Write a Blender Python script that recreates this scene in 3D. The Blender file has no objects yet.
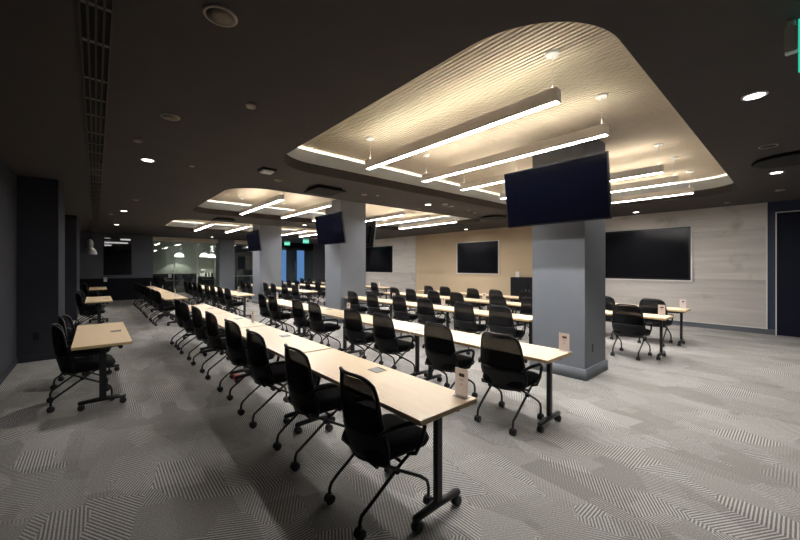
import bpy, bmesh, math, random
from mathutils import Vector, Matrix
C = bpy.context.scene.collection
PI = math.pi
random.seed(4)

# ------------------------------------------------------------------ camera
cam = bpy.data.cameras.new('camera')
cam.sensor_width = 36.0
cam.lens = 349.0 / 800 * 36.0
cam.shift_y = -4.0 / 800
cam.clip_start = 0.05
co = bpy.data.objects.new('camera', cam)
C.objects.link(co)
co.location = (0, 0, 1.63)
co.rotation_euler = (PI / 2, 0, -math.atan(304 / 349.0))
bpy.context.scene.camera = co

# ------------------------------------------------------------------ world, exposure
w = bpy.data.worlds.new('world')
bpy.context.scene.world = w
w.use_nodes = True
w.node_tree.nodes['Background'].inputs[0].default_value = (0.5, 0.55, 0.65, 1)
w.node_tree.nodes['Background'].inputs[1].default_value = 0.02
vs = bpy.context.scene.view_settings
vs.view_transform = 'Standard'
vs.look = 'None'
vs.gamma = 1
vs.use_curve_mapping = False
vs.exposure = 0.0

BAR_DOWN = 140.0      # glow of the linear lights' lower diffusers
BAR_UP = 23.0
COVE = 50.0          # LED strip in the coves        # glow of their upper slots
SPOT_W = 150.0        # recessed downlights
PEND_W = 50.0

# ------------------------------------------------------------------ materials
def mat(name, col, rough=0.6, metal=0.0, emis=None, estr=0.0, spec=0.5):
    m = bpy.data.materials.new(name)
    m.use_nodes = True
    b = m.node_tree.nodes['Principled BSDF']
    b.inputs['Base Color'].default_value = (*col, 1)
    b.inputs['Roughness'].default_value = rough
    b.inputs['Metallic'].default_value = metal
    b.inputs['Specular IOR Level'].default_value = spec
    if emis:
        b.inputs['Emission Color'].default_value = (*emis, 1)
        b.inputs['Emission Strength'].default_value = estr
    return m

def N(m, t, **kw):
    n = m.node_tree.nodes.new(t)
    for k, v in kw.items():
        setattr(n, k, v)
    return n

def L(m, a, b):
    m.node_tree.links.new(a, b)

def ramp(m, stops, interp='LINEAR'):
    r = N(m, 'ShaderNodeValToRGB')
    r.color_ramp.interpolation = interp
    while len(r.color_ramp.elements) < len(stops):
        r.color_ramp.elements.new(0.5)
    for e, (p, c) in zip(r.color_ramp.elements, stops):
        e.position = p
        e.color = (*c, 1)
    return r

def noise_mat(name, c1, c2, scale, rough=0.7, stretch=(1, 1, 1), bump=0.0, detail=4, spec=0.4):
    m = mat(name, c1, rough, spec=spec)
    tc = N(m, 'ShaderNodeTexCoord'); mp = N(m, 'ShaderNodeMapping')
    mp.inputs['Scale'].default_value = stretch
    nz = N(m, 'ShaderNodeTexNoise'); nz.inputs['Scale'].default_value = scale
    nz.inputs['Detail'].default_value = detail
    r = ramp(m, [(0.3, c1), (0.7, c2)])
    L(m, tc.outputs['Object'], mp.inputs[0]); L(m, mp.outputs[0], nz.inputs['Vector'])
    L(m, nz.outputs[0], r.inputs[0])
    b = m.node_tree.nodes['Principled BSDF']
    L(m, r.outputs[0], b.inputs['Base Color'])
    if bump:
        bp = N(m, 'ShaderNodeBump'); bp.inputs['Strength'].default_value = bump
        bp.inputs['Distance'].default_value = 0.01
        L(m, nz.outputs[0], bp.inputs['Height']); L(m, bp.outputs[0], b.inputs['Normal'])
    return m

def carpet_mat():
    m = mat('carpet', (0.2, 0.2, 0.2), 0.95, spec=0.15)
    b = m.node_tree.nodes['Principled BSDF']
    tc = N(m, 'ShaderNodeTexCoord')
    # patches of random angle
    mp = N(m, 'ShaderNodeMapping'); mp.inputs['Rotation'].default_value = (0, 0, 0.35)
    mp.inputs['Scale'].default_value = (1.0, 0.62, 1)
    L(m, tc.outputs['Object'], mp.inputs[0])
    vo = N(m, 'ShaderNodeTexVoronoi', distance='CHEBYCHEV'); vo.inputs['Scale'].default_value = 3.8
    vo.inputs['Randomness'].default_value = 0.9
    L(m, mp.outputs[0], vo.inputs['Vector'])
    sp = N(m, 'ShaderNodeSeparateColor'); L(m, vo.outputs['Color'], sp.inputs[0])
    def math_(op, a, bv):
        n = N(m, 'ShaderNodeMath', operation=op)
        for i, v in enumerate((a, bv)):
            if v is None: continue
            if isinstance(v, (int, float)): n.inputs[i].default_value = v
            else: L(m, v, n.inputs[i])
        return n.outputs[0]
    ang = math_('MULTIPLY', math_('FLOOR', math_('MULTIPLY', sp.outputs[0], 6), None), PI / 6)
    rot = N(m, 'ShaderNodeVectorRotate', rotation_type='Z_AXIS')
    L(m, tc.outputs['Object'], rot.inputs['Vector']); L(m, ang, rot.inputs['Angle'])
    wv = N(m, 'ShaderNodeTexWave', wave_type='BANDS', bands_direction='X', wave_profile='SIN')
    wv.inputs['Scale'].default_value = 15.5
    wv.inputs['Distortion'].default_value = 0.6
    wv.inputs['Detail'].default_value = 2.0
    wv.inputs['Detail Scale'].default_value = 6.0
    L(m, rot.outputs[0], wv.inputs['Vector'])
    st = ramp(m, [(0.38, (0, 0, 0)), (0.62, (1, 1, 1))]); L(m, wv.outputs['Fac'], st.inputs[0])
    # amplitude per patch
    amp = N(m, 'ShaderNodeMapRange'); amp.inputs[1].default_value = 0.1; amp.inputs[2].default_value = 0.5
    amp.inputs[3].default_value = 0.12; amp.inputs[4].default_value = 1.0
    L(m, sp.outputs[1], amp.inputs[0])
    ln = math_('MULTIPLY', math_('SUBTRACT', st.outputs[0], 0.5), amp.outputs[0])
    # fine fleck
    nz = N(m, 'ShaderNodeTexNoise'); nz.inputs['Scale'].default_value = 150; nz.inputs['Detail'].default_value = 3
    L(m, tc.outputs['Object'], nz.inputs['Vector'])
    fl = math_('MULTIPLY', math_('SUBTRACT', nz.outputs[0], 0.5), 1.3)
    # broad plank-like tone
    br = N(m, 'ShaderNodeTexVoronoi', distance='CHEBYCHEV'); br.inputs['Scale'].default_value = 1.7
    mp2 = N(m, 'ShaderNodeMapping'); mp2.inputs['Scale'].default_value = (2.0, 0.9, 1)
    mp2.inputs['Rotation'].default_value = (0, 0, 0.12)
    L(m, tc.outputs['Object'], mp2.inputs[0]); L(m, mp2.outputs[0], br.inputs['Vector'])
    s2 = N(m, 'ShaderNodeSeparateColor'); L(m, br.outputs['Color'], s2.inputs[0])
    tone = math_('MULTIPLY', math_('SUBTRACT', s2.outputs[0], 0.5), 0.20)
    tot = math_('ADD', math_('ADD', math_('MULTIPLY', ln, 0.62), fl), math_('ADD', tone, 0.5))
    r = ramp(m, [(0.0, (0.10, 0.094, 0.09)), (0.5, (0.235, 0.223, 0.210)), (1.0, (0.52, 0.505, 0.49))])
    L(m, tot, r.inputs[0]); L(m, r.outputs[0], b.inputs['Base Color'])
    bp = N(m, 'ShaderNodeBump'); bp.inputs['Strength'].default_value = 0.4; bp.inputs['Distance'].default_value = 0.004
    L(m, tot, bp.inputs['Height']); L(m, bp.outputs[0], b.inputs['Normal'])
    return m

def glass_mat(name, tint, gl=0.12):
    m = bpy.data.materials.new(name); m.use_nodes = True
    nt = m.node_tree; nt.nodes.clear()
    o = nt.nodes.new('ShaderNodeOutputMaterial'); mx = nt.nodes.new('ShaderNodeMixShader')
    t = nt.nodes.new('ShaderNodeBsdfTransparent'); g = nt.nodes.new('ShaderNodeBsdfGlossy')
    lw = nt.nodes.new('ShaderNodeLayerWeight'); mr = nt.nodes.new('ShaderNodeMapRange')
    t.inputs[0].default_value = (*tint, 1); g.inputs['Roughness'].default_value = 0.015
    lw.inputs[0].default_value = 0.35
    mr.inputs[3].default_value = gl; mr.inputs[4].default_value = 0.9
    nt.links.new(lw.outputs['Fresnel'], mr.inputs[0]); nt.links.new(mr.outputs[0], mx.inputs[0])
    nt.links.new(t.outputs[0], mx.inputs[1]); nt.links.new(g.outputs[0], mx.inputs[2])
    nt.links.new(mx.outputs[0], o.inputs[0])
    return m

def mesh_fabric(name, op):
    m = bpy.data.materials.new(name); m.use_nodes = True
    nt = m.node_tree; b = nt.nodes['Principled BSDF']
    b.inputs['Base Color'].default_value = (0.007, 0.007, 0.008, 1); b.inputs['Roughness'].default_value = 0.7; b.inputs['Specular IOR Level'].default_value = 0.15
    t = nt.nodes.new('ShaderNodeBsdfTransparent'); mx = nt.nodes.new('ShaderNodeMixShader')
    mx.inputs[0].default_value = op
    nt.links.new(t.outputs[0], mx.inputs[1]); nt.links.new(b.outputs[0], mx.inputs[2])
    nt.links.new(mx.outputs[0], nt.nodes['Material Output'].inputs[0])
    return m

def translucent(name, col):
    m = bpy.data.materials.new(name); m.use_nodes = True
    nt = m.node_tree; b = nt.nodes['Principled BSDF']
    b.inputs['Base Color'].default_value = (*col, 1); b.inputs['Roughness'].default_value = 0.5
    t = nt.nodes.new('ShaderNodeBsdfTranslucent'); t.inputs[0].default_value = (*col, 1)
    mx = nt.nodes.new('ShaderNodeMixShader'); mx.inputs[0].default_value = 0.6
    nt.links.new(b.outputs[0], mx.inputs[1]); nt.links.new(t.outputs[0], mx.inputs[2])
    nt.links.new(mx.outputs[0], nt.nodes['Material Output'].inputs[0])
    return m

def emit(name, col, s):
    m = bpy.data.materials.new(name); m.use_nodes = True
    nt = m.node_tree; nt.nodes.clear()
    o = nt.nodes.new('ShaderNodeOutputMaterial'); e = nt.nodes.new('ShaderNodeEmission')
    e.inputs[0].default_value = (*col, 1); e.inputs[1].default_value = s
    nt.links.new(e.outputs[0], o.inputs[0])
    return m

M = dict(
    carpet=carpet_mat(),
    ceiling=noise_mat('dark_ceiling_paint', (0.043, 0.037, 0.036), (0.050, 0.043, 0.041), 3, 0.8),
    cove=mat('cove_grey_paint', (0.58, 0.61, 0.62), 0.7),
    slat=noise_mat('maple_slat', (0.77, 0.66, 0.51), (0.86, 0.75, 0.60), 6, 0.55, (8, 0.6, 8)),
    slatback=mat('slat_backing', (0.012, 0.010, 0.008), 0.9, spec=0.1),
    wallgrey=noise_mat('wall_dark_grey', (0.085, 0.087, 0.102), (0.095, 0.098, 0.115), 2, 0.75),
    walldark=noise_mat('wall_grey_shaded', (0.024, 0.025, 0.034), (0.029, 0.030, 0.040), 2, 0.75, spec=0.25),  # wall grey with the dimmer light on left wall and pilasters put into its colour
    walllow=mat('wainscot_black', (0.006, 0.006, 0.009), 0.8, spec=0.15),
    column=noise_mat('column_paint', (0.155, 0.168, 0.195), (0.165, 0.18, 0.207), 2, 0.6),
    beige=noise_mat('beige_wallcovering', (0.50, 0.385, 0.25), (0.58, 0.455, 0.31), 30, 0.8, (1, 6, 1)),
    navy=mat('navy_paint', (0.016, 0.028, 0.062), 0.55),
    navydoor=mat('navy_door', (0.004, 0.006, 0.016), 0.6, spec=0.2),
    trimlight=mat('pale_metal_trim', (0.68, 0.66, 0.63), 0.45, 0.1),
    base=mat('grey_baseboard', (0.085, 0.095, 0.115), 0.5),
    top=noise_mat('maple_laminate', (0.76, 0.585, 0.385), (0.82, 0.65, 0.455), 9, 0.38, (6, 0.5, 1)),
    edge=noise_mat('maple_edge', (0.52, 0.36, 0.19), (0.60, 0.43, 0.24), 9, 0.45, (1, 1, 12)),
    blackm=mat('black_metal', (0.014, 0.014, 0.016), 0.38, 0.2),
    blackp=mat('black_plastic', (0.008, 0.008, 0.010), 0.5, spec=0.28),
    blackf=noise_mat('black_fabric', (0.007, 0.007, 0.009), (0.012, 0.012, 0.015), 120, 0.9, spec=0.2),
    chmesh=mesh_fabric('chair_mesh', 0.85), chlining=mesh_fabric('chair_mesh_lining', 0.92),
    caster=mat('caster_rubber', (0.012, 0.012, 0.014), 0.45),
    steel=mat('brushed_steel', (0.42, 0.42, 0.42), 0.35, 0.8),
    tvscr=mat('tv_screen', (0.0012, 0.0014, 0.0035), 0.12, spec=0.3),
    tvscr2=mat('wall_screen', (0.006, 0.006, 0.008), 0.12, spec=0.2),
    bezel=mat('tv_bezel', (0.006, 0.006, 0.008), 0.3, spec=0.25),
    bezelE=mat('tv_bezel_edge', (0.06, 0.06, 0.065), 0.35, 0.6),
    white=mat('white_plastic', (0.75, 0.74, 0.72), 0.5),
    card=translucent('printed_card', (0.86, 0.78, 0.73)),
    ink=mat('brown_ink', (0.06, 0.03, 0.025), 0.6),
    housing=mat('light_housing', (0.86, 0.79, 0.73), 0.5),
    bardown=emit('bar_diffuser', (1.0, 0.985, 0.97), BAR_DOWN),
    barup=emit('bar_upper_glow', (1.0, 0.93, 0.80), BAR_UP),
    coveled=emit('cove_led_strip', (1.0, 0.93, 0.82), COVE),
    lens=emit('downlight_lens', (1.0, 0.93, 0.84), 14.0),
    streak=emit('window_room_light', (1.0, 0.97, 0.92), 2.6),
    exitg=emit('exit_green', (0.03, 0.62, 0.40), 1.0),
    exitw=emit('exit_letters', (0.75, 1.0, 0.9), 1.2),
    bluep=emit('blue_daylight_pane', (0.13, 0.30, 0.62), 0.75),
    bronze=mat('bronze_header', (0.75, 0.64, 0.50), 0.45, 0.1),
    glass=glass_mat('clear_partition_glass', (0.92, 0.96, 0.94), 0.05),
    darkglass=glass_mat('dark_window_glass', (0.5, 0.5, 0.51), 0.08),
    tealglass=glass_mat('teal_door_glass', (0.35, 0.55, 0.62), 0.05),
    backwall=mat('olive_grey_wall', (0.33, 0.35, 0.31), 0.8),
    cupb=mat('dark_cabinet', (0.006, 0.006, 0.008), 0.5, spec=0.2),
    pendm=mat('grey_pendant_metal', (0.33, 0.33, 0.32), 0.4, 0.5),
    pendlit=mat('opal_pendant_shade', (0.85, 0.84, 0.78), 0.4, emis=(1.0, 0.98, 0.88), estr=2.6),
    grille=mat('speaker_grille', (0.20, 0.165, 0.12), 0.6),
    ringm=mat('beige_speaker_rim', (0.42, 0.36, 0.29), 0.5),
    slot=mat('slot_black', (0.006, 0.006, 0.006), 0.9),
    ventm=mat('vent_bar', (0.048, 0.041, 0.039), 0.7),
    red=mat('red_plastic', (0.45, 0.02, 0.015), 0.4),
    grommet=mat('grommet_grey', (0.26, 0.235, 0.215), 0.4, 0.4),
)

def woodpanel(name, a, b_, dz):
    m = mat(name, a, 0.5, spec=0.4)
    tc = N(m, 'ShaderNodeTexCoord'); mp = N(m, 'ShaderNodeMapping')
    mp.inputs['Scale'].default_value = (1, 0.35, 5.0); mp.inputs['Location'].default_value = (0, dz, dz)
    nz = N(m, 'ShaderNodeTexNoise'); nz.inputs['Scale'].default_value = 1.6; nz.inputs['Detail'].default_value = 6
    nz.inputs['Distortion'].default_value = 0.5
    r = ramp(m, [(0.3, a), (0.7, b_)])
    n2 = N(m, 'ShaderNodeTexNoise'); n2.inputs['Scale'].default_value = 2.2; n2.inputs['Detail'].default_value = 3
    r2 = ramp(m, [(0.58, (1, 1, 1)), (0.75, (0.72, 0.70, 0.68))])
    mx = N(m, 'ShaderNodeMix', data_type='RGBA', blend_type='MULTIPLY'); mx.inputs[0].default_value = 1
    L(m, tc.outputs['Object'], mp.inputs[0]); L(m, mp.outputs[0], nz.inputs['Vector'])
    L(m, tc.outputs['Object'], n2.inputs['Vector'])
    L(m, nz.outputs[0], r.inputs[0]); L(m, n2.outputs[0], r2.inputs[0])
    L(m, r.outputs[0], mx.inputs[6]); L(m, r2.outputs[0], mx.inputs[7])
    L(m, mx.outputs[2], m.node_tree.nodes['Principled BSDF'].inputs['Base Color'])
    return m
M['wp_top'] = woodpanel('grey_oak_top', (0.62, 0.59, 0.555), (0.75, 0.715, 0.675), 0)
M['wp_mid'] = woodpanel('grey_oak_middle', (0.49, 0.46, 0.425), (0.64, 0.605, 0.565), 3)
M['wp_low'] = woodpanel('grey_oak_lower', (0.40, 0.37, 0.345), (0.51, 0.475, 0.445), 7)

# ------------------------------------------------------------------ mesh helpers
class MB:
    def __init__(s):
        s.bm = bmesh.new()
    def box(s, x0, x1, y0, y1, z0, z1, bev=0.0):
        r = bmesh.ops.create_cube(s.bm, size=1.0, matrix=Matrix.Translation(((x0+x1)/2, (y0+y1)/2, (z0+z1)/2)) @ Matrix.Diagonal((abs(x1-x0), abs(y1-y0), abs(z1-z0), 1)))
        if bev:
            es = list({e for v in r['verts'] for e in v.link_edges})
            bmesh.ops.bevel(s.bm, geom=es, offset=bev, segments=2, affect='EDGES')
        return s
    def obox(s, mtx, sx, sy, sz):
        bmesh.ops.create_cube(s.bm, size=1.0, matrix=mtx @ Matrix.Diagonal((sx, sy, sz, 1)))
        return s
    def ring(s, c, ax1, ax2, r, n):
        return [s.bm.verts.new(Vector(c) + ax1 * (math.cos(2*PI*i/n)*r) + ax2 * (math.sin(2*PI*i/n)*r)) for i in range(n)]
    def tube(s, pts, r, n=8):
        pts = [Vector(p) for p in pts]
        rs = r if isinstance(r, (list, tuple)) else [r]*len(pts)
        prev = None; up = None
        for i, p in enumerate(pts):
            if i == 0: d = pts[1]-p
            elif i == len(pts)-1: d = p-pts[i-1]
            else: d = (pts[i+1]-p).normalized() + (p-pts[i-1]).normalized()
            d.normalize()
            if up is None:
                up = Vector((0, 0, 1)) if abs(d.z) < 0.9 else Vector((0, 1, 0))
            a = d.cross(up)
            if a.length < 1e-4: a = d.cross(Vector((1, 0, 0)))
            a.normalize(); b = a.cross(d).normalized(); up = b
            k = s.ring(p, a, b, rs[i], n)
            if prev:
                for j in range(n):
                    f = s.bm.faces.new((prev[j], prev[(j+1) % n], k[(j+1) % n], k[j])); f.smooth = True
            else: s.bm.faces.new(k)
            prev = k
        s.bm.faces.new(prev)
        return s
    def lathe(s, prof, c=(0, 0, 0), n=24, axis='Z', capped=True):
        ax = {'Z': (Vector((1, 0, 0)), Vector((0, 1, 0)), Vector((0, 0, 1))), 'Y': (Vector((1, 0, 0)), Vector((0, 0, 1)), Vector((0, 1, 0))), 'X': (Vector((0, 1, 0)), Vector((0, 0, 1)), Vector((1, 0, 0)))}[axis]
        prev = None; first = None
        for (r, h) in prof:
            k = s.ring(Vector(c)+ax[2]*h, ax[0], ax[1], max(r, 1e-4), n)
            if prev:
                for j in range(n):
                    f = s.bm.faces.new((prev[j], prev[(j+1) % n], k[(j+1) % n], k[j])); f.smooth = True
            else: first = k
            prev = k
        if capped:
            s.bm.faces.new(first); s.bm.faces.new(prev)
        return s
    def grid(s, fn, nu, nv, thick=None):
        def lay(off):
            g = [[s.bm.verts.new(fn(u/nu, v/nv, off)) for v in range(nv+1)] for u in range(nu+1)]
            for u in range(nu):
                for v in range(nv):
                    f = s.bm.faces.new((g[u][v], g[u+1][v], g[u+1][v+1], g[u][v+1])); f.smooth = True
            return g
        a = lay(0)
        if thick:
            b = lay(thick)
            rim = [(0, v) for v in range(nv)] + [(u, nv) for u in range(nu)] + [(nu, v) for v in range(nv, 0, -1)] + [(u, 0) for u in range(nu, 0, -1)]
            for i in range(len(rim)):
                p, q = rim[i], rim[(i+1) % len(rim)]
                s.bm.faces.new((a[p[0]][p[1]], a[q[0]][q[1]], b[q[0]][q[1]], b[p[0]][p[1]]))
        return s
    def slab(s, x0, x1, y0, y1, levels, r=0.05, seg=4):
        # levels: (z, inset)
        prev = None; first = None
        for z, ins in levels:
            pts = rrect(x0+ins, x1-ins, y0+ins, y1-ins, max(r-ins*0.5, 0.005), seg)
            k = [s.bm.verts.new((p[0], p[1], z)) for p in pts]
            n = len(k)
            if prev:
                for j in range(n):
                    f = s.bm.faces.new((prev[j], prev[(j+1) % n], k[(j+1) % n], k[j])); f.smooth = True
            else: first = k
            prev = k
        s.bm.faces.new(first); s.bm.faces.new(prev)
        return s
    def build(s, name, m, parent=None):
        bmesh.ops.recalc_face_normals(s.bm, faces=s.bm.faces[:])
        me = bpy.data.meshes.new(name)
        s.bm.to_mesh(me); s.bm.free()
        if m is not None:
            for q in (m if isinstance(m, (list, tuple)) else [m]): me.materials.append(q)
        o = bpy.data.objects.new(name, me)
        C.objects.link(o)
        if parent: o.parent = parent
        return o

def rrect(x0, x1, y0, y1, r, seg=8):
    out = []
    for cx, cy, a0 in ((x1-r, y1-r, 0), (x0+r, y1-r, PI/2), (x0+r, y0+r, PI), (x1-r, y0+r, 1.5*PI)):
        for i in range(seg+1):
            a = a0 + PI/2*i/seg
            out.append((cx+r*math.cos(a), cy+r*math.sin(a)))
    return out

def thing(name, label, cat, loc=(0, 0, 0), rotz=0, group=None):
    o = bpy.data.objects.new(name, None); C.objects.link(o)
    o.empty_display_size = 0.1
    o.location = loc; o.rotation_euler = (0, 0, rotz)
    return tag(o, label, cat, group)

def tag(o, label, cat, group=None):
    o['label'] = label; o['category'] = cat
    if group: o['group'] = group
    return o

def struct(name, mb, m, parent=None):
    o = mb.build(name, m, parent)
    if not parent: o['kind'] = 'structure'
    return o

def copy_tree(o, parent=None):
    c = o.copy(); C.objects.link(c)
    if parent: c.parent = parent
    for ch in list(o.children): copy_tree(ch, c)
    return c

def ordn(i):
    return ['first', 'second', 'third', 'fourth', 'fifth', 'sixth', 'seventh', 'eighth', 'ninth'][i]

# ------------------------------------------------------------------ room
XL, XR, YN, YF = -1.0, 12.12, -3.0, 21.3
ZC, ZU = 3.15, 3.56
struct('floor', MB().box(XL-0.2, XR+1.5, YN-0.2, 32.6, -0.1, 0), M['carpet'])

COF = [(0.80, 5.26), (6.95, 11.35), (13.10, 17.50)]
CX0, CX1, CR = 1.95, 10.05, 0.70

def holed_plate(z0, holes):
    bm = bmesh.new()
    def loop(pts, z):
        vs_ = [bm.verts.new((x, y, z)) for x, y in pts]
        return [bm.edges.new((vs_[i], vs_[(i+1) % len(vs_)])) for i in range(len(vs_))]
    e = loop([(XL-0.2, YN-0.2), (XR+1.5, YN-0.2), (XR+1.5, 32.6), (XL-0.2, 32.6)], z0)
    for h in holes: e += loop(h, z0)
    bmesh.ops.triangle_fill(bm, use_beauty=True, edges=e)
    return bm
mb = MB(); mb.bm.free()
mb.bm = holed_plate(ZC, [rrect(CX0, CX1, a, b, CR, 16) for a, b in COF])
ceil = struct('ceiling', mb, M['ceiling'])

def band(pts, z0, z1, off=0.0):
    m = MB(); n = len(pts)
    cx = sum(p[0] for p in pts)/n; cy = sum(p[1] for p in pts)/n
    lo = [m.bm.verts.new((x, y, z0)) for x, y in pts]; hi = [m.bm.verts.new((x, y, z1)) for x, y in pts]
    for i in range(n):
        f = m.bm.faces.new((lo[i], lo[(i+1) % n], hi[(i+1) % n], hi[i])); f.smooth = True
    return m

for (a, b) in COF:
    def off(d, n_=16): return rrect(CX0-d, CX1+d, a-d, b+d, CR+d, n_)
    def ledge(mb_, d0, d1, z):
        A, B = off(d0), off(d1); n = len(A)
        va = [mb_.bm.verts.new((x, y, z)) for x, y in A]; vb = [mb_.bm.verts.new((x, y, z)) for x, y in B]
        for i in range(n): mb_.bm.faces.new((va[i], va[(i+1) % n], vb[(i+1) % n], vb[i]))
        return mb_
    m = band(off(0), ZC, ZC+0.155); ledge(m, 0, 0.03, ZC+0.155)
    m.build('coffer_fascia', M['ceiling'], ceil)
    m = band(off(0.03), ZC+0.155, ZU-0.045); ledge(m, 0.03, 0.045, ZU-0.045)
    m2 = band(off(0.045), ZC+0.2, ZU-0.045)
    m.build('cove_upstand', M['cove'], ceil); m2.build('cove_upstand_back', M['cove'], ceil)
    m = band(off(0.22), ZC+0.2, ZU+0.055); ledge(m, 0.045, 0.22, ZC+0.2)
    m.build('cove_trough', M['cove'], ceil)
    ledge(MB(), 0.10, 0.13, ZC+0.21).build('cove_led_strip', M['coveled'], ceil)
    P1 = off(0.22)
    m = MB()
    pitch = 0.05; x = CX0-0.2
    while x < CX1+0.2:
        xc = x + pitch/2
        dx = max(CX0+CR-xc, xc-(CX1-CR), 0)
        k = CR - math.sqrt(max(CR*CR-dx*dx, 0))
        m.box(xc-0.0135, xc+0.0135, a-0.2+k*0.8, b+0.2-k*0.8, ZU, ZU+0.04)
        x += pitch
    m.build('slat_panel', M['slat'], ceil)
    m = MB(); m.bm.faces.new([m.bm.verts.new((x, y, ZU+0.055)) for x, y in P1])
    m.build('backing_panel', M['slatback'], ceil)

# left wall, walls behind the camera
wl = struct('wall_left', MB().box(XL-0.15, XL, YN, YF, 0, ZC), M['walldark'])
struct('wall_near', MB().box(XL-0.15, XR+1.5, YN-0.15, YN, 0, ZC), M['wallgrey'])
struct('baseboard_left', MB().box(XL, XL+0.012, YN, 8.6, 0, 0.1), M['walldark'])

# far wall with dark window, black wainscot
WX0, WX1, WZ0, WZ1 = 0.26, 1.30, 1.20, 2.98
m = MB()
m.box(XL-0.15, WX0, YF, YF+0.15, 0, ZC); m.box(WX1, 2.15, YF, YF+0.15, 0, ZC)
m.box(WX0, WX1, YF, YF+0.15, 0, WZ0); m.box(WX0, WX1, YF, YF+0.15, WZ1, ZC)
wf = struct('wall_far', m, M['wallgrey'])
MB().box(XL, 2.15, YF-0.03, YF-0.002, 0, 1.05).build('wainscot', M['walllow'], wf)
m = MB()
for (a, b, c, d) in ((WX0, WX0+.03, WZ0, WZ1), (WX1-.03, WX1, WZ0, WZ1), (WX0, WX1, WZ0, WZ0+.03), (WX0, WX1, WZ1-.03, WZ1)):
    m.box(a, b, YF-0.01, YF+0.1, c, d)
win = struct('window_1', m, M['walllow'])
MB().box(WX0+.03, WX1-.03, YF+0.04, YF+0.05, WZ0+.03, WZ1-.03).build('window_pane', M['darkglass'], win)
MB().box(WX0-0.04, WX1+0.04, YF-0.06, YF-0.011, WZ0-0.035, WZ0-0.005).build('window_sill', M['wallgrey'], win)
# small room behind that window
struct('wall_pantry', MB().box(XL, 2.05, 32.4, 32.5, 0, ZC), M['walldark'])
struct('wall_pantry', MB().box(XL-0.15, XL, YF+0.15, 32.5, 0, ZC), M['walldark'])
for x0, x1, y, lb in ((0.29, 0.55, 22.6, 'left'), (0.97, 1.43, 23.8, 'right'), (0.37, 1.5, 27.4, 'longest'), (0.42, 0.8, 31.0, 'lowest')):
    t = thing('linear_ceiling_light', '%s streak of white light seen through the dark window in the far wall' % lb, 'ceiling light', ((x0+x1)/2, y, 3.0), 0, 'linear lights beyond the dark window')
    h = (x1-x0)/2
    MB().box(-h, h, -0.05, 0.05, 0, 0.149).build('housing', M['housing'], t)
    MB().box(-h+0.005, h-0.005, -0.055, -0.0505, 0.0, 0.08).build('diffuser', M['streak'], t)

# glass partition
YG = 21.9
struct('wall_side', MB().box(2.05, 2.15, YF+0.15, 32.5, 0, ZC), M['wallgrey'])
m = MB().box(2.15, 5.28, YG-0.05, YG+0.05, 2.93, 3.145, 0.004)
hd = struct('trim_1', m, M['bronze'])
struct('window_2', MB().box(2.17, 4.18, YG-0.006, YG+0.006, 0.04, 2.93), M['glass'])
struct('window_3', MB().box(4.24, 5.26, YG-0.006, YG+0.006, 0.04, 2.93), M['glass'])
struct('trim_2', MB().box(4.18, 4.24, YG-0.03, YG+0.03, 0, 2.93), M['pendm'])
tag(MB().tube([(3.12, YG-0.07, 0.35), (3.12, YG-0.07, 2.38)], 0.018).tube([(3.12, YG-0.07, 0.6), (3.12, YG-0.006, 0.6)], 0.01).tube([(3.12, YG-0.07, 2.1), (3.12, YG-0.006, 2.1)], 0.01).build('door_pull', M['steel']),
    'tall vertical steel pull bar on the glass wall left of the far column', 'door handle')
struct('trim_3', MB().box(6.12, 8.3, YG-0.05, YG+0.05, 2.93, 3.145, 0.004), M['bronze'])
struct('window_4', MB().box(6.14, 8.25, YG-0.006, YG+0.006, 0.04, 2.93), M['glass'])
tag(MB().tube([(6.28, YG-0.07, 0.35), (6.28, YG-0.07, 2.2)], 0.018).tube([(6.28, YG-0.07, 0.6), (6.28, YG-0.006, 0.6)], 0.01).tube([(6.28, YG-0.07, 1.9), (6.28, YG-0.006, 1.9)], 0.01).build('door_pull', M['steel']),
    'vertical steel pull bar on the glass just right of the far column', 'door handle')
# rooms behind the glass
YB = 25.6
struct('wall_kitchen', MB().box(2.15, 5.85, YB, YB+0.1, 0, ZC), M['backwall'])
struct('wall_kitchen', MB().box(2.16, 5.84, YB-0.03, YB-0.001, 0, 1.15), M['walllow'])
struct('wall_office', MB().box(5.91, 9.0, YB, YB+0.1, 0, ZC), M['wallgrey'])
struct('wall_office', MB().box(5.85, 5.91, 22.4, YB+0.1, 0, ZC), M['backwall'])
struct('wall_far', MB().box(8.3, 8.75, YG, YG+0.1, 0, ZC), M['wallgrey'])
struct('wall_far', MB().box(11.2, XR+1.5, YG, YG+0.1, 0, ZC), M['wallgrey'])
struct('wall_far', MB().box(8.75, 11.2, YG, YG+0.1, 2.80, ZC), M['walllow'])
# doors with blue daylight panes
m = MB()
for a, b in ((8.75, 8.82), (9.30, 9.68), (9.95, 10.03), (10.55, 11.2)): m.box(a, b, YG, YG+0.08, 0, 2.8)
m.box(8.75, 11.2, YG, YG+0.08, 2.66, 2.8); m.box(8.75, 11.2, YG, YG+0.08, 0, 0.08)
d1 = struct('door_1', m, mat('teal_black_frame', (0.03, 0.05, 0.065), 0.4))
MB().box(8.82, 9.30, YG+0.03, YG+0.04, 0.08, 2.66).build('door_pane', M['bluep'], d1)
MB().box(10.03, 10.55, YG+0.03, YG+0.04, 0.08, 2.66).build('door_pane', M['bluep'], d1)
MB().box(9.68, 9.95, YG+0.03, YG+0.04, 0.08, 2.66).build('door_pane', mat('teal_pane', (0.03, 0.07, 0.10), 0.1), d1)
MB().tube([(9.88, YG-0.06, 0.7), (9.88, YG-0.06, 1.95)], 0.018).tube([(9.88, YG-0.06, 0.9), (9.88, YG, 0.9)], 0.01).tube([(9.88, YG-0.06, 1.75), (9.88, YG, 1.75)], 0.01).build('door_handle', M['steel'], d1)

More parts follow.
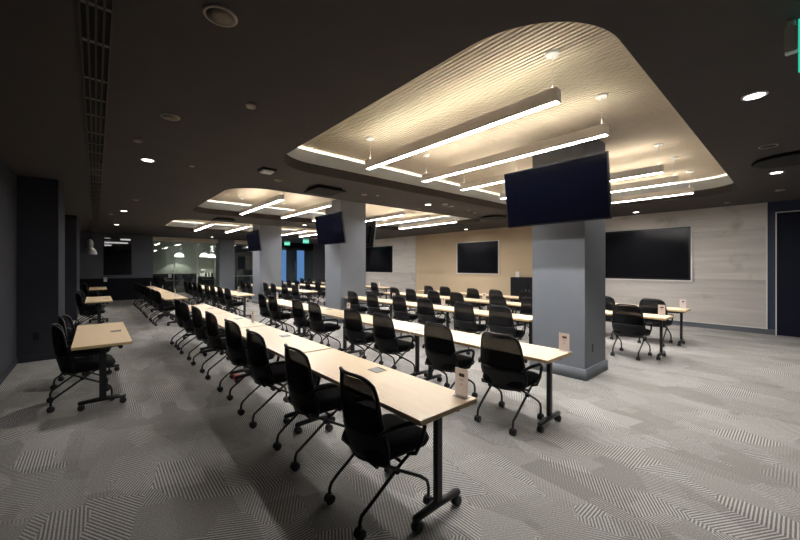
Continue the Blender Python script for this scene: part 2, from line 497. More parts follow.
# right wall
wr = struct('wall_right', MB().box(XR, XR+0.15, YN, YG, 0, ZC), M['beige'])
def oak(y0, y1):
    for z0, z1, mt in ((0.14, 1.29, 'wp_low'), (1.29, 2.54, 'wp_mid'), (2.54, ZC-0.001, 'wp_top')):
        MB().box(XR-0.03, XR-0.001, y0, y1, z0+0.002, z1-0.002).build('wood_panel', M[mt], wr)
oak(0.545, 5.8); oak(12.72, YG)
MB().box(XR-0.04, XR-0.002, 0.52, 0.545, 0.12, ZC-0.001).build('corner_trim', M['trimlight'], wr)
MB().box(XR-0.036, XR-0.002, 0.545, 5.8, 0.125, 0.14).build('panel_trim', M['trimlight'], wr)
struct('baseboard_right', MB().box(XR-0.045, XR-0.002, 0.25, YG, 0, 0.12), M['base'])
# navy end of the wall with its door
wn = struct('wall_end', MB().box(XR-0.012, XR-0.001, YN, 0.52, 0, ZC-0.001), M['navy'])
m = MB().box(XR-0.07, XR-0.013, 0.37, 0.39, 0, 2.90).box(XR-0.07, XR-0.013, -0.95, 0.37, 2.88, 2.90).box(XR-0.07, XR-0.013, -0.99, -0.95, 0, 2.90)
d2 = struct('door_2', m, M['trimlight'])
MB().box(XR-0.05, XR-0.013, -0.94, 0.365, 0.01, 2.875).build('door_leaf', M['navydoor'], d2)
MB().tube([(XR-0.10, -0.8, 1.0), (XR-0.10, -0.65, 1.0)], 0.01).tube([(XR-0.05, -0.8, 1.0), (XR-0.10, -0.8, 1.0)], 0.01).build('door_handle', M['steel'], d2)

# ------------------------------------------------------------------ columns
def column(y0, y1, ztop, label, x1=6.05):
    x0 = 5.25
    t = thing('column', label, 'column', ((x0+x1)/2, (y0+y1)/2, 0), 0, 'square grey columns down the room')
    hx, hy = (x1-x0)/2, (y1-y0)/2
    MB().box(-hx, hx, -hy, hy, 0, ztop).build('shaft', M['column'], t)
    MB().slab(-hx-0.03, hx+0.03, -hy-0.03, hy+0.03, [(0, 0), (0.15, 0), (0.16, 0.012)], 0.004, 1).build('plinth', M['column'], t)
    return t
c1 = column(2.02, 2.81, ZU-0.001, 'nearest and largest blue-grey square column standing right of centre under the tilted screen')
MB().box(-0.135, -0.105, -0.402, -0.3955, 0.36, 0.48).build('outlet_cover', M['blackp'], c1)
column(8.6, 9.48, ZU-0.001, 'blue-grey square column in the middle distance between two hanging screens', 6.12)
column(15.1, 16.0, ZU-0.001, 'third blue-grey square column from the camera, left of the green exit signs', 6.2)
column(21.5, 22.35, ZC-0.001, 'farthest blue-grey square column, set into the glass wall at the back')

def pilaster(y0, y1, x1, label):
    t = thing('pilaster', label, 'pilaster', ((XL+x1)/2, (y0+y1)/2, 0), 0, 'dark pilasters on the left wall')
    hx, hy = (x1-XL)/2, (y1-y0)/2
    MB().box(-hx+0.001, hx, -hy, hy, 0, ZC-0.001).build('shaft', M['walldark'], t)
    MB().box(-hx+0.001, hx+0.012, -hy-0.012, hy+0.012, 0, 0.1).build('base_trim', M['walldark'], t)
    return t
p1 = pilaster(8.6, 10.3, -0.50, 'wide dark grey pilaster with a black outlet nearest on the left wall')
MB().box(-0.06, 0.02, -0.862, -0.8505, 0.36, 0.50).build('outlet_cover', M['blackp'], p1)
pilaster(14.3, 16.8, -0.44, 'second dark grey pilaster farther along the left wall by the small tables')

# ------------------------------------------------------------------ linear lights
def bar(x, y0, y1, label, g, zb=3.10):
    t = thing('linear_pendant_light', label, 'ceiling light', (x, (y0+y1)/2, zb), 0, g)
    h = (y1-y0)/2
    m = MB().box(-0.05, -0.0325, -h, h, 0, 0.12).box(0.0325, 0.05, -h, h, 0, 0.12).box(-0.0325, 0.0325, -h, -h+0.008, 0.0, 0.12).box(-0.0325, 0.0325, h-0.008, h, 0.0, 0.12)
    m.build('housing', M['housing'], t)
    MB().box(-0.032, 0.032, -h+0.009, h-0.009, 0.003, 0.010).build('lower_diffuser', M['bardown'], t)
    MB().box(-0.032, 0.032, -h+0.009, h-0.009, 0.10, 0.108).build('upper_diffuser', M['barup'], t)
    for s in (-1, 1):
        cp = MB().lathe([(0.055, ZU-zb-0.022), (0.065, ZU-zb-0.001)], (0, s*(h-0.06), 0), 20).build('canopy', M['white'], t)
        MB().tube([(0, s*(h-0.06), 0.11), (0, s*(h-0.06), ZU-zb-0.02)], 0.0035, 6).build('cable', M['white'], cp)
    return t
BX = [3.12, 4.32, 5.36, 6.72, 7.75, 9.1]
bays = ['the nearest ceiling recess', 'the middle ceiling recess', 'the farthest ceiling recess']
for i, (a, b) in enumerate(COF):
    for j, x in enumerate(BX):
        y0, y1 = a+0.62, a+3.53
        if j == 2: y0 = a+2.3
        bar(x, y0, y1, 'glowing linear pendant light, %s from the left in %s' % (ordn(j), bays[i]), 'linear lights in ' + bays[i])

# ------------------------------------------------------------------ ceiling fittings
def downlight(x, y, label, wmul=1.0, col=(1.0, 0.94, 0.87), r=0.07):
    t = thing('recessed_downlight', label, 'downlight', (x, y, ZC), 0, 'lit recessed downlights')
    MB().lathe([(r+0.018, 0), (r+0.018, -0.006), (r, -0.008), (r, 0)], n=24, capped=False).build('trim_ring', M['white'], t)
    MB().lathe([(r-0.001, -0.001), (r-0.001, -0.004)], n=24).build('lens', M['lens'], t)
    l = bpy.data.lights.new('downlight_beam', 'SPOT'); l.energy = SPOT_W*wmul; l.color = col
    l.spot_size = 1.9; l.spot_blend = 0.8; l.shadow_soft_size = 0.05
    o = bpy.data.objects.new('downlight_beam', l); C.objects.link(o); o.parent = t; o.location = (0, 0, -0.02)
DL = [(4.43, 0.27, 'bright recessed downlight in the dark ceiling right of the slatted recess', 1.0),
      (8.34, 0.26, 'recessed downlight beneath the dark round disc at the right', 1.0),
      (0.56, 6.15, 'recessed downlight just right of the slot vent, nearest of that line', 0.7),
      (0.58, 12.28, 'recessed downlight right of the slot vent, middle of that line', 0.7),
      (0.57, 16.46, 'recessed downlight right of the slot vent, farthest of that line', 0.7),
      (6.19, 6.05, 'recessed downlight between the near and middle ceiling recesses', 1.0),
      (11.55, 9.1, 'recessed downlight washing the beige wall above the middle screen', 0.9),
      (11.5, 3.05, 'recessed downlight washing the oak wall above the right screen', 0.9),
      (11.5, 15.9, 'recessed downlight washing the wall above the far left screen', 0.9),
      (5.84, 12.1, 'recessed downlight between the middle and farthest ceiling recesses', 0.7),
      (4.58, 20.2, 'recessed downlight close to the glass wall at the back', 0.7),
      (10.6, 19.6, 'recessed downlight near the blue doors at the back', 0.7)]
for x, y, lb, k in DL: downlight(x, y, lb, k)

def roundel(x, y, r, label, name, cat, rim, face, drop=0.01, group=None):
    t = thing(name, label, cat, (x, y, ZC), 0, group)
    MB().lathe([(r, -0.0005), (r, -drop*0.6), (r*0.9, -drop), (r*0.84, -drop*0.8)], n=28).build('rim', M[rim], t)
    MB().lathe([(r*0.83, -drop*0.8-0.0005), (r*0.3, -drop*0.8-0.002)], n=28).build('grille', M[face], t)
g = 'small round fittings in the dark ceiling'
roundel(0.57, 2.31, 0.095, 'round beige-rimmed ceiling speaker nearest the camera at upper left', 'ceiling_speaker', 'speaker', 'ringm', 'grille', 0.014)
roundel(0.57, 4.21, 0.085, 'round beige-rimmed ceiling speaker farther back, left of the slatted recess', 'ceiling_speaker', 'speaker', 'ringm', 'grille', 0.014)
roundel(6.42, 0.27, 0.09, 'thin round ceiling ring between the two right-hand downlights', 'ceiling_speaker', 'speaker', 'ringm', 'ceiling', 0.012)
roundel(0.38, 5.23, 0.05, 'small round smoke detector just left of the speaker line', 'smoke_detector', 'detector', 'ringm', 'ringm', 0.03)
roundel(1.10, 3.40, 0.045, 'small round detector midway between vent and slatted recess', 'smoke_detector', 'detector', 'ringm', 'ringm', 0.03)
for x, y, r, lb in [(1.10, 6.08, 0.03, 'tiny round ceiling sprinkler cap right of the near vent downlight'),
                    (2.43, 6.07, 0.07, 'flat round ceiling cover beside the square access point'),
                    (4.3, 6.1, 0.06, 'flat round ceiling cover left of the tiny dark one over the middle aisle'),
                    (4.58, 5.99, 0.03, 'tiny dark round ceiling cap near the middle column'),
                    (6.48, 5.75, 0.07, 'round detector beside the bright downlight between two recesses'),
                    (6.83, 5.83, 0.04, 'smaller round sensor right of the detector between two recesses'),
                    (7.7, 5.98, 0.04, 'tiny ceiling cap left of the dark round diffuser'),
                    (8.12, 6.08, 0.05, 'flat ceiling cap touching the dark round diffuser side'),
                    (10.32, 0.27, 0.07, 'faint round ceiling cover above the right end of the oak wall'),
                    (11.39, 1.16, 0.05, 'faint small ceiling cap beside the oak wall top'),
                    (0.69, 10.05, 0.05, 'small round ceiling cap beyond the first vent downlight'),
                    (0.33, 13.24, 0.05, 'small round ceiling cap just past the middle vent downlight')]:
    roundel(x, y, r, lb, 'ceiling_sensor', 'ceiling sensor', 'ringm', 'grille', 0.012, g)
for x, y, lb in [(7.33, 0.10, 'dark round disc diffuser hanging at the right edge of the ceiling'),
                 (9.24, 6.2, 'dark round disc diffuser left of the nearest tilted screen')]:
    t = thing('disc_diffuser', lb, 'air diffuser', (x, y, ZC), 0, 'dark round disc diffusers')
    MB().lathe([(0.36, -0.055), (0.38, -0.045), (0.38, -0.03), (0.30, -0.02)], n=36).build('disc', M['slot'], t)
    MB().lathe([(0.22, -0.02), (0.26, -0.0005)], n=36).build('neck', M['slot'], t)
for x, y, lb in [(3.39, 6.15, 'dark square drop-plate diffuser between the near and middle recesses'),
                 (3.1, 12.2, 'dark square drop-plate diffuser between the middle and farthest recesses')]:
    t = thing('square_diffuser', lb, 'air diffuser', (x, y, ZC), 0, 'dark square diffusers')
    MB().box(-0.3, 0.3, -0.3, 0.3, -0.07, -0.045, 0.006).build('face_plate', M['slot'], t)
    MB().box(-0.25, 0.25, -0.25, 0.25, -0.045, -0.0005).build('neck', M['slot'], t)
t = thing('wireless_access_point', 'small square white box on a dark plate left of the slatted recess corner', 'access point', (2.03, 5.52, ZC))
MB().box(-0.11, 0.11, -0.11, 0.11, -0.025, -0.0005).build('mounting_plate', M['slot'], t)
MB().box(-0.09, 0.09, -0.09, 0.09, -0.055, -0.026, 0.012).build('cover', M['white'], t)

# slot vent
t = thing('slot_vent', 'long four-slot linear air vent running down the left ceiling', 'air vent', (0.0, 9.0, ZC))
y0, y1 = 1.2-9, 16.5-9
MB().box(-0.078, 0.078, y0, y1, -0.003, -0.0005).build('slot_backing', M['slot'], t)
m = MB()
for x in (-0.076, -0.038, 0, 0.038, 0.076): m.box(x-0.006, x+0.006, y0, y1, -0.014, -0.0032)
m.build('frame', M['ventm'], t)
m = MB(); y = y0+0.42; k = 0
while y < y1:
    for x in (-0.057, -0.019, 0.019, 0.057): m.box(x-0.0128, x+0.0128, y-0.014, y+0.014, -0.010, -0.0034)
    y += 0.45 if k % 3 else 0.62; k += 1
m.build('clips', mat('vent_clip', (0.14, 0.12, 0.10), 0.5), t)['kind'] = 'stuff'

# ------------------------------------------------------------------ exit signs
t = thing('exit_sign', 'green-lit exit sign hanging at the top right edge, seen edge on', 'exit sign', (3.25, -0.02, ZC))
MB().box(-0.03, 0.03, 0.031, 0.085, -0.20, -0.045, 0.004).build('housing', mat('sign_housing', (0.70, 0.66, 0.62), 0.5), t)
MB().box(-0.012, 0.012, -0.33, 0.03, -0.33, -0.01).build('lit_panel', M['exitg'], t)
MB().tube([(0, 0.058, -0.045), (0, 0.058, -0.0005)], 0.02, 10).build('ceiling_bracket', M['white'], t)
def txt(s, size, m, parent, loc, rot):
    cu = bpy.data.curves.new('lettering', 'FONT'); cu.body = s; cu.size = size; cu.extrude = 0.002; cu.align_x = 'CENTER'
    o = bpy.data.objects.new('lettering', cu); C.objects.link(o)
    dg = bpy.context.evaluated_depsgraph_get(); me = bpy.data.meshes.new_from_object(o.evaluated_get(dg))
    bpy.data.objects.remove(o)
    o = bpy.data.objects.new('lettering', me); me.materials.clear(); me.materials.append(m); C.objects.link(o)
    o.parent = parent; o.location = loc; o.rotation_euler = rot
    return o
txt('EXIT', 0.15, M['exitw'], t, (-0.0145, -0.19, -0.24), (PI/2, 0, -PI/2))
for x, y, lb in [(8.55, 17.55, 'small green exit sign hanging left of the middle column, the brighter one'),
                 (8.55, 20.0, 'dimmer small green exit sign behind and left of the brighter one')]:
    t = thing('exit_sign', lb, 'exit sign', (x, y, ZC), 0, 'green exit signs at the back')
    MB().box(-0.17, 0.17, -0.02, 0.02, -0.30, -0.08).build('lit_panel', M['exitg'], t)
    MB().box(-0.17, 0.17, -0.025, 0.025, -0.08, -0.001).build('housing', M['pendm'], t)
    txt('EXIT', 0.16, M['exitw'], t, (0, -0.0225, -0.25), (PI/2, 0, 0))

# ------------------------------------------------------------------ hanging televisions
def tv(yc, label, side=-1, xc=4.81, zc=2.635, po=0.0):
    t = thing('hanging_television', label, 'television', (xc, yc, zc), 0, 'tilted televisions on the columns')
    tilt = math.atan2(0.12, 0.83)
    if side > 0: R = Matrix.Rotation(tilt, 4, 'Y')
    # local frame: panel in the YZ plane, screen facing side*X
    if side < 0: R = Matrix.Rotation(-tilt, 4, 'Y')
    s = side
    def part(name, m, x0, x1, y0, y1, z0, z1, bev=0):
        mb_ = MB().box(min(x0, x1), max(x0, x1), y0, y1, z0, z1, bev); bmesh.ops.transform(mb_.bm, matrix=R, verts=mb_.bm.verts[:])
        return mb_.build(name, M[m], t)
    part('cabinet', 'bezelE', s*0.012, -s*0.025, -0.725, 0.725, -0.415, 0.415, 0.003)
    part('rear_cover', 'bezel', -s*0.025, -s*0.06, -0.5, 0.5, -0.3, 0.25, 0.01)
    part('bezel', 'bezel', s*0.0125, s*0.016, -0.72, 0.72, -0.41, 0.41)
    part('screen', 'tvscr', s*0.0163, s*0.018, -0.708, 0.708, -0.392, 0.398)
    m = MB()
    xw = (5.245-xc) if side < 0 else (6.125-xc)
    m.box(min(xw, xw+s*0.03), max(xw, xw+s*0.03), po-0.13, po+0.13, -0.15, 0.15)
    m.tube([(xw+s*0.03, po, 0), (xw*0.55, po*0.5-0.12, 0), (-s*0.075, 0, 0)], 0.022)
    m.box(-s*0.075-0.012, -s*0.075+0.012, -0.15, 0.15, -0.15, 0.15)
    m.build('wall_bracket', M['blackm'], t)
tv(2.28, 'largest nearest television hanging tilted downward in front of the near column')
tv(8.45, 'television hanging tilted on the left face of the middle column', po=0.42)
tv(14.55, 'smallest far television hanging tilted on the left face of the third column', po=0.78)
tv(9.25, 'television on the right face of the middle column, mostly hidden behind it', 1, 6.42, 2.62)

# ------------------------------------------------------------------ wall displays
def wall_tv(y0, y1, z0, z1, label, xw):
    t = thing('wall_display', label, 'display screen', (xw, (y0+y1)/2, (z0+z1)/2), 0, 'large recessed wall displays')
    hy, hz = (y1-y0)/2, (z1-z0)/2
    m = MB()
    f = 0.03
    for (a, b, c, d) in ((-hy-f, -hy, -hz-f, hz+f), (hy, hy+f, -hz-f, hz+f), (-hy, hy, -hz-f, -hz), (-hy, hy, hz, hz+f)): m.box(-0.035, -0.001, a, b, c, d)
    m.build('recess_frame', M['trimlight'], t)
    MB().box(-0.024, -0.001, -hy+0.004, hy-0.004, -hz+0.004, hz-0.004, 0.004).build('bezel', M['bezel'], t)
    MB().box(-0.027, -0.0245, -hy+0.05, hy-0.05, -hz+0.05, hz-0.05).build('screen', M['tvscr2'], t)
wall_tv(1.94, 4.75, 1.24, 2.70, 'large dark display recessed in the grey oak wall right of the near column', XR-0.03)
wall_tv(7.92, 10.02, 1.32, 2.64, 'dark display in the middle of the beige wall', XR)
wall_tv(14.45, 17.3, 1.27, 2.73, 'dark display on the pale wall right of the middle column', XR-0.03)

# black cabinet by the beige wall
t = thing('black_cabinet', 'low black equipment cabinet standing against the beige wall left of the near column', 'cabinet', (11.8, 6.35, 0))
MB().box(-0.25, 0.28, -0.68, 0.70, 0.06, 1.22, 0.008).build('body', M['cupb'], t)
for s in (-1, 1):
    d = MB().box(-0.27, -0.251, min(0.005*s, 0.675*s), max(0.005*s, 0.675*s), 0.09, 1.19, 0.003).build('door', M['cupb'], t)
    MB().tube([(-0.285, s*0.06, 0.6), (-0.285, s*0.06, 0.8)], 0.006).build('handle', M['steel'], d)
MB().box(-0.22, 0.25, -0.62, 0.62, 0, 0.06).build('kick_base', M['blackp'], t)
t = thing('table_sign', 'small white card standing on the low black cabinet', 'sign', (11.78, 6.9, 1.22))
MB().box(-0.03, 0.03, -0.07, 0.07, 0, 0.006).build('sign_foot', M['white'], t)
MB().box(-0.004, 0.004, -0.07, 0.07, 0.006, 0.20).build('sign_panel', M['white'], t)

# ------------------------------------------------------------------ chair
def caster_mb(x, y, r=0.034):
    m = MB()
    for s in (-1, 1):
        c = y+s*0.016
        m.lathe([(0.012, -0.010), (r-0.004, -0.010), (r, -0.006), (r, 0.006), (r-0.004, 0.010), (0.012, 0.010)], (x, c, r), 14, 'Y')
    m.tube([(x, y, r), (x+0.004, y, r+0.026)], 0.011, 8)
    # hood
    m.box(x-0.018, x+0.02, y-0.0055, y+0.0055, r-0.004, r+0.026)
    return m

def back_pt(t, u):
    # t 0..1 height, u -1..1 lateral
    z = 0.385 + 0.56*t
    xb = -0.165 - 0.035*math.sin(t*2.4) - 0.06*t
    if t < 0.25: hw = 0.20 + 0.055*math.sin(t/0.25*PI/2)
    else: hw = 0.255 - 0.045*(t-0.25)/0.75
    return xb + 0.105*u*u*(1-0.15*t), u*hw, z

def back_surf(t, u, off=0, pr=1.0):
    # rounded outline: top edge drops and narrows near the corners
    zt = 1 - 0.105*abs(u)**5
    x, y, z = back_pt(t*zt, u*(1-0.065*max(0, (t-0.8)/0.2)**2))
    return Vector((x-off, y, z))

def make_chair():
    t = thing('rolling_chair', 'black mesh-back rolling chair', 'chair')
    m = MB().slab(-0.18, 0.31, -0.24, 0.24, [(0.40, 0.05), (0.412, 0.015), (0.445, 0.0), (0.475, 0.010), (0.488, 0.03), (0.492, 0.07)], 0.09, 5)
    m.build('seat', M['blackf'], t)
    MB().box(-0.10, 0.16, -0.19, 0.19, 0.385, 0.406, 0.006).build('seat_pan', M['blackp'], t)
    MB().grid(lambda a, b, o: back_surf(0.03+0.35*a, (b*2-1)*0.97, o-0.004), 6, 10, 0.016).build('lumbar_shell', M['blackp'], t)
    MB().grid(lambda a, b, o: back_surf(0.38+0.595*a, (b*2-1)*0.97, o), 12, 10, 0.006).build('mesh_panel', M['chmesh'], t)
    MB().grid(lambda a, b, o: back_surf(0.03+0.66*a, (b*2-1)*0.95, o-0.008), 8, 8, 0.003).build('mesh_lining', M['chlining'], t)
    pts = [back_surf(0.0, s/6.0) for s in range(0, 7)] + [back_surf(k/14.0, 1.0) for k in range(1, 15)] + [back_surf(1.0, s/8.0) for s in range(7, -9, -1)] + [back_surf(k/14.0, -1.0) for k in range(13, 0, -1)] + [back_surf(0, s/6.0) for s in range(-6, 1)]
    MB().tube(pts, 0.0125, 6).build('back_frame', M['blackp'], t)
    for s in (-1, 1):
        MB().tube([(-0.165, s*0.243, 0.60), (-0.13, s*0.268, 0.625), (-0.05, s*0.275, 0.63), (0.12, s*0.275, 0.622), (0.175, s*0.275, 0.605), (0.19, s*0.272, 0.57), (0.165, s*0.268, 0.48), (0.13, s*0.25, 0.405), (0.10, s*0.20, 0.393)], [0.012, 0.014, 0.017, 0.017, 0.016, 0.015, 0.014, 0.013, 0.012], 8).build('armrest', M['blackp'], t)
        lg = MB().tube([(0.15, s*0.205, 0.41), (0.05, s*0.207, 0.355), (-0.20, s*0.205, 0.175), (-0.25, s*0.20, 0.135), (-0.262, s*0.20, 0.10), (-0.262, s*0.20, 0.055)], 0.0115, 8).build('rear_leg', M['blackm'], t)
        caster_mb(-0.262, s*0.20).build('caster', M['caster'], lg)
        lg = MB().tube([(-0.15, s*0.222, 0.42), (-0.07, s*0.224, 0.375), (0.19, s*0.228, 0.225), (0.245, s*0.23, 0.18), (0.262, s*0.23, 0.13), (0.262, s*0.23, 0.055)], 0.0115, 8).build('front_leg', M['blackm'], t)
        caster_mb(0.262, s*0.23).build('caster', M['caster'], lg)
        MB().lathe([(0.02, -0.018), (0.022, 0), (0.02, 0.018)], (0.0, s*0.214, 0.325), 12, 'Y').build('pivot', M['blackp'], t)
    MB().tube([(0.15, -0.205, 0.405), (0.15, 0.205, 0.405)], 0.010, 8).tube([(-0.15, -0.222, 0.40), (-0.15, 0.222, 0.40)], 0.012, 8).tube([(0.05, -0.207, 0.355), (0.05, 0.207, 0.355)], 0.010, 8).build('crossbar', M['blackm'], t)
    return t

# ------------------------------------------------------------------ training table
TW, TH = 0.53, 0.74
def make_table(Ln):
    t = thing('training_table', 'maple training table', 'table')
    h = Ln/2
    tp = MB().box(-TW/2, TW/2, -h+0.002, h-0.002, TH-0.006, TH).build('tabletop', M['top'], t)
    MB().box(-TW/2-0.0006, TW/2+0.0006, -h+0.0014, h-0.0014, TH-0.032, TH-0.0062, 0.001).build('table_edge', M['edge'], tp)
    g_ = MB().box(0.09, 0.20, -0.065, 0.065, TH+0.0003, TH+0.004, 0.001).build('power_outlet', M['grommet'], t)
    MB().box(0.185, 0.195, -0.045, 0.045, TH+0.0042, TH+0.0055).build('outlet_latch', M['slot'], g_)
    for s in (-1, 1):
        y = s*(h-0.115)
        m = MB().box(-0.032, 0.032, y-0.02, y+0.02, 0.10, 0.685, 0.010)
        lg = m.build('leg', M['blackm'], t)
        MB().tube([(-0.215, y, 0.085), (-0.205, y, 0.085), (0, y, 0.095), (0.205, y, 0.085), (0.215, y, 0.085)], [0.010, 0.022, 0.028, 0.022, 0.010], 10).build('foot_bar', M['blackm'], lg)
        for q in (-1, 1): caster_mb(q*0.185, y, 0.033).build('caster', M['caster'], lg)
        m = MB().box(-0.20, 0.17, y-0.028, y+0.028, 0.683, 0.7075, 0.006)
        m.lathe([(0.02, -0.04), (0.024, 0), (0.02, 0.04)], (0.16, y, 0.675), 12, 'Y')
        m.build('bracket', M['blackm'], lg)
    MB().box(-0.022, 0.022, -h+0.14, h-0.14, 0.645, 0.69, 0.006).build('support_beam', M['blackm'], t)
    MB().tube([(0.15, -h+0.14, 0.672), (0.15, h-0.14, 0.672)], 0.009, 6).build('flip_rod', M['blackm'], t)
    return t

def make_sign():
    t = thing('table_sign', 'sign', 'sign')
    MB().box(-0.03, 0.03, -0.053, 0.053, 0, 0.004).build('sign_foot', M['white'], t)
    p = MB().box(-0.003, 0.003, -0.053, 0.053, 0.004, 0.19).build('sign_panel', M['card'], t)
    m = MB().box(-0.0042, -0.0031, -0.028, 0.018, 0.135, 0.158)
    for k, z in enumerate((0.118, 0.110, 0.085, 0.078)): m.box(-0.0042, -0.0031, -0.022+0.004*k, 0.016-0.003*k, z, z+0.002)
    m.build('printed_mark', M['ink'], p)
    return t

chair0, table0 = make_chair(), make_table(1.9)
used = {'c': False, 't': False, 's': False}
sign0 = make_sign()
def place(kind, proto, x, y, label, group, z=0, rz=0):
    o = proto if not used[kind] else copy_tree(proto)
    used[kind] = True
    o.location = (x, y, z); o.rotation_euler = (0, 0, rz)
    o['label'] = label; o['group'] = group
    return o

# rows: (centre x, near block chairs, far block chairs, row words)
PT = 1.93
rows = [
    (1.67, [1.91, 2.84, 3.82, 4.76, 5.78, 6.74, 7.70, 8.4], 1.43, 'leftmost long row'),
    (3.47, [2.03, 2.88, 3.97, 4.77, 6.03, 6.77, 8.05, 8.78], 1.56, 'second row from the left'),
    (5.63, [3.42, 4.2, 5.26, 6.08, 7.12, 8.0], 2.93, 'third row from the left'),
    (7.52, [2.03, 2.93, 3.87, 4.7, 5.94, 6.8, 7.72, 8.5], 1.50, 'fourth row from the left'),
    (9.10, [2.03, 2.95, 3.95, 4.85, 5.8, 6.62, 7.76, 8.5], 1.50, 'row nearest the screen wall'),
]
for ri, (cx, nc, ns, rw) in enumerate(rows):
    for blk in ('front', 'back'):
        if blk == 'front':
            ys = nc; tb = [ns+PT*k for k in range(4)] if ri != 2 else [2.93, 4.81, 6.69]
        else:
            ys = [11.7, 12.6, 13.6, 14.5, 15.6, 16.5, 17.5, 18.4]; tb = [11.2+PT*k for k in range(4)]
            if ri == 2: ys = [11.7, 12.6, 13.6, 14.5, 16.62, 17.45]; tb = [11.2, 13.13, 16.1]
        for k, y0 in enumerate(tb):
            place('t', table0, cx, y0+0.95, 'maple-topped table, %s from near end, %s, %s block' % (ordn(k), rw, blk), '%s block tables in the %s' % (blk, rw))
        for k, y in enumerate(ys):
            jx, jr = random.uniform(-0.03, 0.0), random.uniform(-0.05, 0.05)
            if ri == 0 and blk == 'front' and k == 0: jx, jr = -0.025, -0.06
            place('c', chair0, cx-0.185+jx, y, 'black mesh-back chair, %s from near end, %s, %s block' % (ordn(k), rw, blk), '%s block chairs in the %s' % (blk, rw), 0, jr)
# small tables along the left wall
for k, (y, n) in enumerate(((6.15, 2), (12.5, 2), (18.7, 2))):
    wd = ['nearest', 'middle', 'farthest'][k]
    place('t', table0, 0.06, y, 'short maple table by the dark left wall, %s of the three there' % wd, 'single tables along the left wall')
    for q, dy in enumerate((-0.45, 0.5)):
        place('c', chair0, -0.135, y+dy, 'black mesh-back chair on the %s side of the %s table by the left wall' % (('near', 'far')[q], wd), 'chairs along the left wall', 0, 0.08-0.2*q)

SG = [(1.88, 1.52, 'at the near end of the leftmost row'), (1.86, 5.66, 'halfway along the leftmost row'),
      (3.68, 1.62, 'at the near end of the second row'), (3.62, 5.65, 'halfway along the second row'),
      (3.62, 9.1, 'at the far end of the second row'), (5.80, 6.9, 'on the third row beside the middle column'),
      (5.80, 5.2, 'halfway along the third row'), (7.66, 1.64, 'at the near end of the fourth row'),
      (7.6, 5.4, 'halfway down the fourth row'), (9.26, 1.62, 'at the near end of the row nearest the oak wall'),
      (9.26, 12.0, 'on the back block row nearest the far left display'), (1.8, 12.4, 'nearest of three on the back block leftmost row'),
      (1.8, 15.0, 'middle of three on the back block leftmost row'), (1.8, 18.6, 'farthest of three on the back block leftmost row'),
      (3.6, 12.4, 'on the back block second row, left of the third column'), (5.8, 12.5, 'on the back block third row, before the exit doors'),
      (7.66, 13.0, 'on the back block fourth row, before the exit doors'), (9.26, 15.8, 'far back on the row nearest the screens')]
for x, y, wd in SG:
    place('s', sign0, x, y, 'small pale printed stand sign ' + wd, 'stand signs on the tables', TH+0.0005, 0)

tag(MB().slab(-0.05, 0.05, -0.04, 0.04, [(0, 0.01), (0.012, 0), (0.06, 0), (0.075, 0.012)], 0.02, 4).build('red_box', M['red']), 'small red object on the carpet beneath the leftmost row', 'small box')
bpy.data.objects['red_box'].location = (1.53, 5.305, 0)

# ------------------------------------------------------------------ pendants
def pendant(x, y, zb, r, lit, label, ztop=ZC):
    t = thing('pendant_lamp', label, 'pendant lamp', (x, y, zb), 0, 'opal pendants behind the glass' if lit else None)
    prof = [(r, 0), (r*0.97, 0.07), (r*0.80, 0.16), (r*0.45, 0.22), (0.06, 0.235)]
    inner = [(a-0.006, b-0.002) for a, b in prof[::-1]]
    MB().lathe(prof+inner, n=28, capped=False).build('shade', M['pendlit'] if lit else M['pendm'], t)
    MB().lathe([(0.065, 0.235), (0.08, 0.26), (0.085, 0.42), (0.055, 0.48), (0.015, 0.52)], n=20).build('cap', M['pendm'], t)
    MB().tube([(0, 0, 0.52), (0, 0, ztop-zb)], 0.006, 6).build('cable', M['blackp'], t)
    MB().lathe([(0.01, 0.20), (0.04, 0.17), (0.05, 0.12), (0.03, 0.08), (0.004, 0.07)], n=14).build('bulb', M['lens'] if lit else M['white'], t)
    if lit:
        l = bpy.data.lights.new('pendant_light', 'SPOT'); l.energy = PEND_W; l.color = (1.0, 0.97, 0.86); l.spot_size = 1.9; l.spot_blend = 0.15; l.shadow_soft_size = 0.03
        o = bpy.data.objects.new('pendant_light', l); C.objects.link(o); o.parent = t; o.location = (0, 0, 0.05)
pendant(-0.15, 16.0, 2.03, 0.18, False, 'unlit grey industrial pendant lamp by the left wall near the dark window')
pendant(3.84, 25.0, 2.19, 0.26, True, 'lit white pendant, left one of three behind the glass wall')
pendant(5.55, 24.6, 2.16, 0.23, True, 'lit white pendant, rightmost of three behind the glass wall')
pendant(5.0, 24.0, 2.19, 0.25, True, 'lit white pendant, middle one of three behind the glass wall')

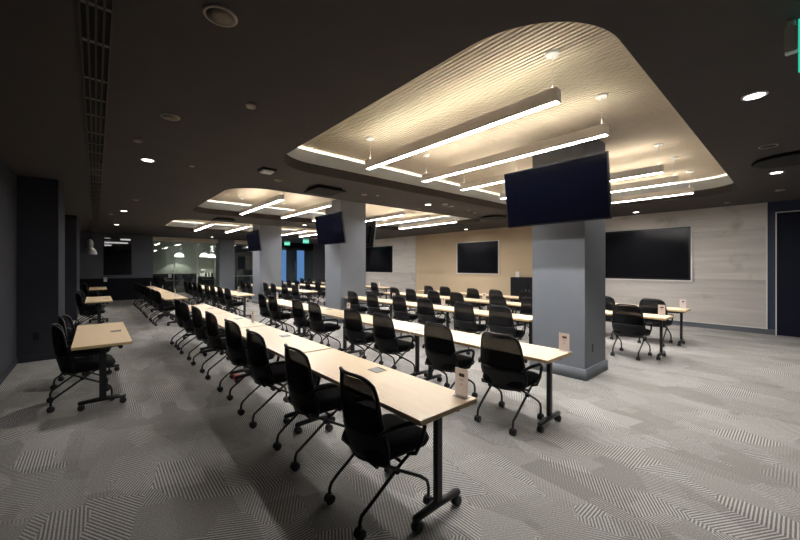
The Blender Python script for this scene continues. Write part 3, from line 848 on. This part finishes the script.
# kitchen counter behind the glass
t = thing('kitchen_counter', 'dark kitchen counter running behind the glass wall', 'counter', (4.25, 25.2, 0))
MB().box(-1.5, 1.5, -0.3, 0.36, 0.08, 0.88).build('cabinet_body', M['cupb'], t)
MB().box(-1.52, 1.52, -0.33, 0.365, 0.88, 0.92, 0.004).build('countertop', M['walllow'], t)
for k in range(5): MB().box(-1.48+0.6*k, -0.91+0.6*k, -0.318, -0.301, 0.12, 0.86, 0.003).build('door', M['cupb'], t)
MB().box(-1.45, 1.45, -0.25, 0.3, 0, 0.08).build('toe_kick', M['blackp'], t)
t = thing('coffee_machine', 'pale coffee machine on the counter behind the glass', 'coffee machine', (5.15, 25.2, 0.92))
MB().box(-0.14, 0.14, -0.16, 0.16, 0, 0.06, 0.01).build('base', M['steel'], t)
MB().box(-0.14, 0.14, 0.02, 0.16, 0.06, 0.4, 0.01).build('body', M['white'], t)
MB().box(-0.14, 0.14, -0.16, 0.16, 0.4, 0.52, 0.015).build('head', M['white'], t)
for x, y, h_, lb in [(4.85, 25.1, 0.3, 'white bottle left of the coffee machine'), (5.42, 25.1, 0.26, 'short white bottle right of the coffee machine'), (5.6, 25.2, 0.34, 'tall white bottle at the right end of the counter')]:
    tag(MB().lathe([(0.04, 0), (0.045, 0.02), (0.045, h_*0.6), (0.018, h_*0.8), (0.018, h_)], (x, y, 0.92), 16).build('white_bottle', M['white']), lb, 'bottle', 'bottles on the kitchen counter')
tag(MB().box(3.3, 3.46, 25.1, 25.12, 0.9205, 1.14).build('paper_card', M['white']), 'white paper card propped on the left part of the kitchen counter', 'card')
t = thing('thermostat', 'small white plate on the black wainscot under the dark window', 'wall plate', (0.33, YF-0.031, 1.0))
MB().box(-0.06, 0.06, -0.02, 0, -0.10, 0.10, 0.005).build('cover', M['white'], t)
MB().box(-0.03, 0.03, -0.023, -0.0201, 0.02, 0.07).build('display', M['grommet'], t)
# office desk behind the right-hand glass
t = thing('office_desk', 'white desk behind the glass right of the far column', 'desk', (7.0, 23.4, 0))
MB().box(-0.7, 0.7, -0.35, 0.35, 0.98, 1.02, 0.004).build('desktop', M['white'], t)
for x in (-0.66, 0.66):
    for y in (-0.3, 0.3): MB().box(x-0.02, x+0.02, y-0.02, y+0.02, 0, 0.98).build('leg', M['steel'], t)
t = thing('desk_monitor', 'black monitor on the white desk behind the glass', 'monitor', (7.0, 23.45, 1.02))
MB().box(-0.12, 0.12, -0.09, 0.09, 0, 0.012, 0.003).build('stand_base', M['blackp'], t)
MB().box(-0.02, 0.02, 0.02, 0.04, 0.012, 0.2).build('stand_neck', M['blackp'], t)
MB().box(-0.3, 0.3, -0.01, 0.018, 0.10, 0.45, 0.004).build('screen_panel', M['blackp'], t)
